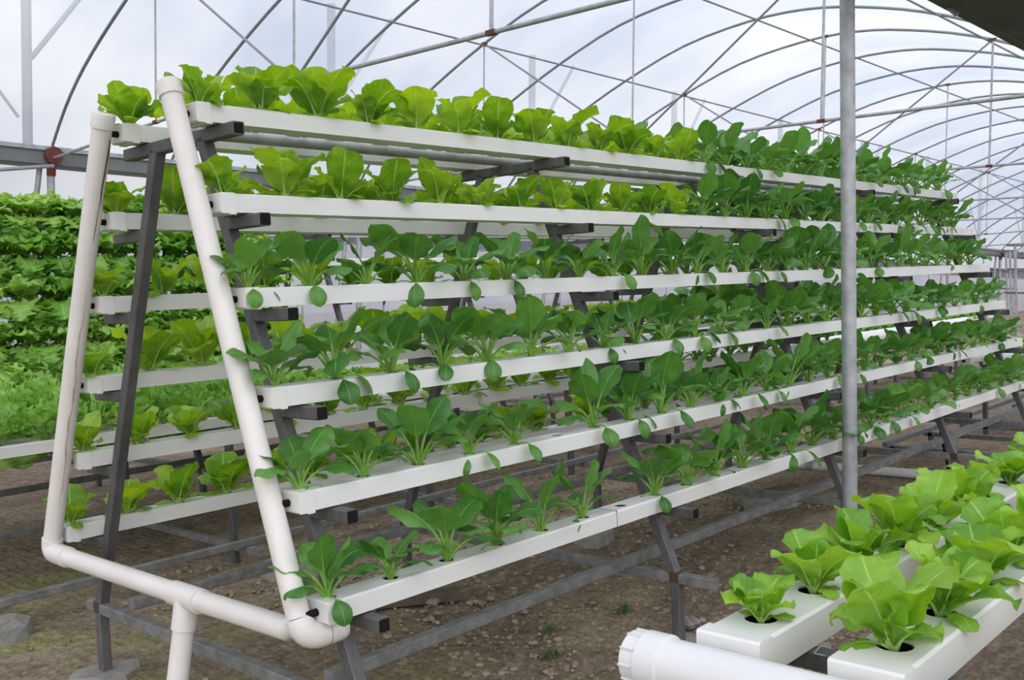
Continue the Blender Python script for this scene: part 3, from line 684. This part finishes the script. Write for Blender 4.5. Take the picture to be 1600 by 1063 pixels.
for (x, y, r, lab) in ((1.98, -.62, .045, 'brown stone on the soil left of the capped pipe'), (1.52, .55, .035, 'pale broken stone beneath the lowest channel'), (-.02, 1.78, .05, 'flat grey stone beside the concrete lump at lower left')):
    m = MB(); lump(m, (x, y, GROUND + .015), r, .6, 9); tag(m.build('stone', M_CONC, None, (x, y, GROUND)), lab, 'stone')
def footing(x, y, sx, sy, h, lab):
    m = MB(); n = 9; c = Vector((x, y, GROUND)); k = 0
    for q, (f, z) in enumerate(((1.1, -.03), (1.0, h * .7), (.8, h), (.3, h * 1.03))):
        for j in range(n):
            a = 2 * PI * j / n; e = 1 + R.uniform(-.12, .12); m.v.append(c + Vector((math.cos(a) * sx * f * e, math.sin(a) * sy * f * e, z + R.uniform(-.006, .006))))
    for q in range(3):
        for j in range(n): l = (j + 1) % n; m.face((q * n + j, q * n + l, (q + 1) * n + l, (q + 1) * n + j))
    m.face(tuple(3 * n + j for j in range(n))); tag(m.build('concrete_footing', M_CONC, None, c), lab, 'concrete', 'rough concrete footings')
footing(-.12, 1.86, .24, .16, .10, 'broken concrete lump at the far left on the soil')
footing(XF, .99, .15, .12, .03, 'concrete pad under the near rack\'s rear left foot')
footing(1.50, 1.62, .22, .16, .09, 'sloping concrete slab behind the drain pipe')
footing(2.88, .62, .13, .10, .09, 'small concrete block under the rack near its second frame')
footing(4.35, .25, .24, .18, .07, 'pale concrete footing beneath the lowest channel at right')
footing(XF + SP, -.712, .12, .10, .02, 'concrete pad under the second front leg')
footing(-.12, -1.95, .22, .18, .04, 'concrete pad beneath the capped pipe\'s end')
m = MB(); m.bar((1.25, .80, GROUND + .03), (1.66, .50, GROUND + .03), .09, .05); tag(m.build('plank', M_WOOD, None, (1.6, .6, GROUND)), 'dark wet plank on the soil below the lowest channel', 'plank')
m = MB(); m.bar((4.2, .32, GROUND + .085), (4.62, .20, GROUND + .085), .07, .02); tag(m.build('plank', M_WOOD, None, (4.4, .25, GROUND + .08)), 'short brown plank lying on the pale concrete footing', 'plank')
for wi, (x, y, n) in enumerate(((1.98, -.27, 60), (1.33, -.36, 60), (1.55, -.16, 25))):
    m = MB()
    for _ in range(n):
        a = R.uniform(0, 6.28); r = R.uniform(0, .05); p = Vector((x + math.cos(a) * r, y + math.sin(a) * r, GROUND)); q = p + Vector((R.uniform(-.02, .02), R.uniform(-.02, .02), R.uniform(.02, .05))); w = Vector((math.sin(a), -math.cos(a), 0)) * .003
        k = len(m.v); m.v += [p - w, p + w, q]; m.face((k, k + 1, k + 2))
    tag(m.build('weed_tuft', M_WEED, None, (x, y, GROUND)), ('green weed tuft nearest the capped pipe', 'green weed tuft left of centre on the bare soil', 'thin weed tuft just behind the other two', 'sparse weed tuft beside the long base rail')[wi], 'weed', 'weed tufts on the soil')

# ------------------------------------------------------------ greenhouse
PF = [(11.62, 1.55), (11.2, 1.98), (10.7, 2.34), (10.0, 2.70), (9.1, 3.08), (8.1, 3.41), (7.1, 3.56), (6.3, 3.565), (5.6, 3.46), (4.8, 3.25), (4.0, 2.92), (3.2, 2.45), (2.6, 1.95), (2.25, 1.6)]
def smooth(P, n=3):
    out = []
    for i in range(len(P) - 1):
        p0, p1, p2, p3 = [Vector(P[max(0, min(len(P) - 1, q))]) for q in (i - 1, i, i + 1, i + 2)]
        for j in range(n):
            t = j / n; out.append(.5 * ((2 * p1) + (-p0 + p2) * t + (2 * p0 - 5 * p1 + 4 * p2 - p3) * t * t + (-p0 + 3 * p1 - 3 * p2 + p3) * t ** 3))
    out.append(Vector(P[-1])); return out
PS = smooth(PF)
def zarch(y):
    for a, b in zip(PS, PS[1:]):
        if b.x <= y <= a.x: return a.y + (b.y - a.y) * (a.x - y) / (a.x - b.x)
    return 1.6
def film(y_off, name, off=.035, x0=-8, x1=62):
    m = MB(); n = len(PS); xs = [x0 + (x1 - x0) * i / 40 for i in range(41)]
    for x in xs:
        for p in PS:
            m.v.append(GP(x, p.x + y_off, p.y + off))
    for i in range(40):
        for j in range(n - 1): a = i * n + j; m.face((a, a + 1, a + n + 1, a + n), 0, None, True)
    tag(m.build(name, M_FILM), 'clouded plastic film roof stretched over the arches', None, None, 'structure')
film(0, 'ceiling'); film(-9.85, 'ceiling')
T0, TS = 4.4, 4.25
ar = None
AG = 'tubular steel roof arches'
for k in range(-5, 40):
    x = T0 + TS / 3 * k
    lab = '%s steel roof arch %s the first truss' % (('truss-bearing' if k % 3 == 0 else 'plain'), 'at' if k == 0 else (('%s behind' % nth(k)) if k > 0 else ('%s in front of' % nth(-k))))
    if ar is None:
        m = MB(); m.tube([GP(x, p.x, p.y) for p in PS], .017, 8); ar = m.build('roof_arch', M_ARCH, None, GP(x, 6.9, 1.5)); ax = x; o = ar
    else: o = ar.copy(); COL.objects.link(o); o.location = ar.location + G0 * (x - ax)
    tag(o, lab, 'arch', AG)
def truss():
    x = T0; c = GP(x, 6.9, 1.63); t = thing('roof_truss', 'x', 'truss', c)
    m = MB(); m.tube([GP(x, 2.25, 1.63), GP(x, 8.2, 1.63), GP(x, 11.55, 1.47)], .016, 10); m.build('tie_beam', M_GALV, t)
    for y, r in ((4.55, .0135), (6.75, .010), (9.07, .010)):
        m = MB(); zt_ = 1.63 if y < 8.5 else 1.59; m.tube([GP(x, y, zt_), GP(x, y, zarch(y))], r, 8); h = m.build('hanger', M_GALV, t)
        for z in (zt_, zarch(y)): m = MB(); m.bar(GP(x, y - .04, z), GP(x, y + .04, z), .034); m.build('joint_plate', M_RED, h)
    for a, b in (((6.75, 1.63), (9.07, zarch(9.07))), ((6.75, 1.63), (4.55, zarch(4.55))), ):
        m = MB(); m.tube([GP(x, *a), GP(x, *b)], .0115, 8); m.build('brace', M_ARCH, t)
    return t
tr = truss(); kids(tr); [kids(c) for c in kids(tr)]
for k in range(-1, 12):
    o = tr if k == 0 else copy_tree(tr)
    o.location = tr.location if k == 0 else ORG[tr] + G0 * (TS * k)
    tag(o, ('roof truss behind the camera' if k < 0 else '%s steel roof truss counted from the camera, with tie, hangers and braces' % nth(k + 1)), 'truss', 'steel roof trusses')
for y, lab in ((9.07, 'long roof purlin low on the far slope'), (6.95, 'long roof purlin running under the ridge'), (4.62, 'long roof purlin on the near slope')):
    m = MB(); m.tube([GP(-6, y, zarch(y) - .02), GP(60, y, zarch(y) - .02)], .012, 8); tag(m.build('roof_purlin', M_ARCH, None, GP(4, y, 3)), lab, 'purlin', 'roof purlins')
def gutter_beam(y, lab):
    t = thing('gutter_beam', lab, 'gutter', GP(0, y, 1.38))
    m = MB(); m.bar(GP(-7, y, 1.485), GP(60, y, 1.485), .30, .20, up=G2); m.build('channel_box', M_GUT, t)
    for s_ in (-1, 1): m = MB(); m.bar(GP(-7, y + s_ * .16, 1.575), GP(60, y + s_ * .16, 1.575), .035, .05, up=G2); m.build('lip', M_GALV, t)
gutter_beam(11.72, 'grey-green steel gutter beam along the far side, meeting the first red joint')
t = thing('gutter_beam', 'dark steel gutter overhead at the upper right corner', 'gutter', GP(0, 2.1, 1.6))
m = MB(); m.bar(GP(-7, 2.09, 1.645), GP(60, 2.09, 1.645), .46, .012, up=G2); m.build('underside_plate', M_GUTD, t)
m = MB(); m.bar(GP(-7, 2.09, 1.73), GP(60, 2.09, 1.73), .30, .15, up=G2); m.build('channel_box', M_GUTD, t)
for k in range(-1, 11):
    x = T0 + TS * k; a = GG(x, 11.62)
    t = thing('far_column', '%s grey steel column from the left under the far gutter, with red joint' % nth(k + 2), 'column', a, 'columns under the far gutter')
    m = MB(); m.tube([a, GP(x, 11.62, 1.42)], .042, 14); m.build('shaft', M_GALV, t)
    m = MB(); m.tube([GP(x, 11.50, 1.50), GP(x, 11.56, 1.50)], .10, 8); m.tube([GP(x, 11.6, 1.42), GP(x, 11.61, 1.28)], .052, 8); m.build('joint_plate', M_RED, t)
    m = MB(); m.tube([GG(x - .45, 11.72), GP(x - .08, 11.72, 1.4)], .03, 10); m.build('back_stay', M_GALV, t)
    # bracing seen outside through the film
    m = MB(); m.tube([GP(x, 12.3, 1.5), GP(x, 12.3, 4.2)], .06, 8); m.tube([GP(x + .05, 12.3, 2.7), GP(x + 1.1, 12.3, 4.2)], .03, 8); m.tube([GP(x - .1, 12.3, 2.0), GP(x - 1.0, 12.3, 3.2)], .02, 8); m.build('outer_mast', M_GUT, t)
m = MB(); m.tube([GP(T0 - .02, 11.5, 1.38), GP(T0 - 1.7, 10.6, 1.05)], .022, 10); tag(m.build('tension_rod', M_GALV, None, GP(T0, 11.5, 1.38)), 'thin grey rod running left from the first red joint', 'rod')
for k in range(0, 10):
    if k == 0: continue
    x = T0 + TS * k
    a = GG(x, 2.24); t = thing('near_column', '%s post under the overhead gutter beyond the right edge' % nth(k), 'column', a, 'columns under the near gutter')
    m = MB(); m.tube([a, GP(x, 2.24, 1.66)], .0385, 14); m.build('shaft', M_GALV, t)
# side wall
def gwall(y, zlo, zhi, x0, x1, mt, name, lab, th=None):
    m = MB(); k = 0; n = 24
    for i in range(n + 1):
        x = x0 + (x1 - x0) * i / n
        lo = GG(x, y) if zlo is None else GP(x, y, zlo); m.v += [lo, GP(x, y, zhi)]
    for i in range(n): m.face((2 * i, 2 * i + 2, 2 * i + 3, 2 * i + 1))
    tag(m.build(name, mt), lab, None, None, 'structure')
gwall(11.95, 1.0, 1.42, -7, 60, M_FILM2, 'wall_left', 'clear film strip under the far gutter')
gwall(11.93, .72, 1.0, -7, 60, M_BAND, 'wall_left', 'grey shade cloth band along the side wall')
gwall(11.95, None, .74, -7, 60, M_NET, 'wall_left', 'pale insect net side wall')
m = MB(); m.tube([GP(-7, 11.90, 1.0), GP(60, 11.90, 1.0)], .022, 8); tag(m.build('trim_1', M_GALV), 'grey rail along the top of the shade cloth', None, None, 'structure')
m = MB(); m.tube([GP(-7, 11.90, .72), GP(60, 11.90, .72)], .014, 8); tag(m.build('trim_2', M_GALV), 'grey rail under the shade cloth', None, None, 'structure')
for k in range(26):
    x = 2.2 + 1.42 * k; a = GG(x, 11.88); m = MB(); m.tube([a, GP(x, 11.88, 1.4)], .016, 6)
    tag(m.build('wall_stud', M_GALV, None, a), '%s thin upright from the left in the pale side wall' % nth(k + 1), 'stud', 'thin uprights of the side wall')
# end wall, far away
m = MB(); xw = 58
for p in PS: m.v += [GG(xw, p.x), GP(xw, p.x, p.y)]
for i in range(len(PS) - 1): m.face((2 * i, 2 * i + 2, 2 * i + 3, 2 * i + 1))
tag(m.build('wall_back', M_NET), 'far end wall of pale film', None, None, 'structure')
for o in (ch_proto,): pass
print('objects', len(bpy.data.objects))
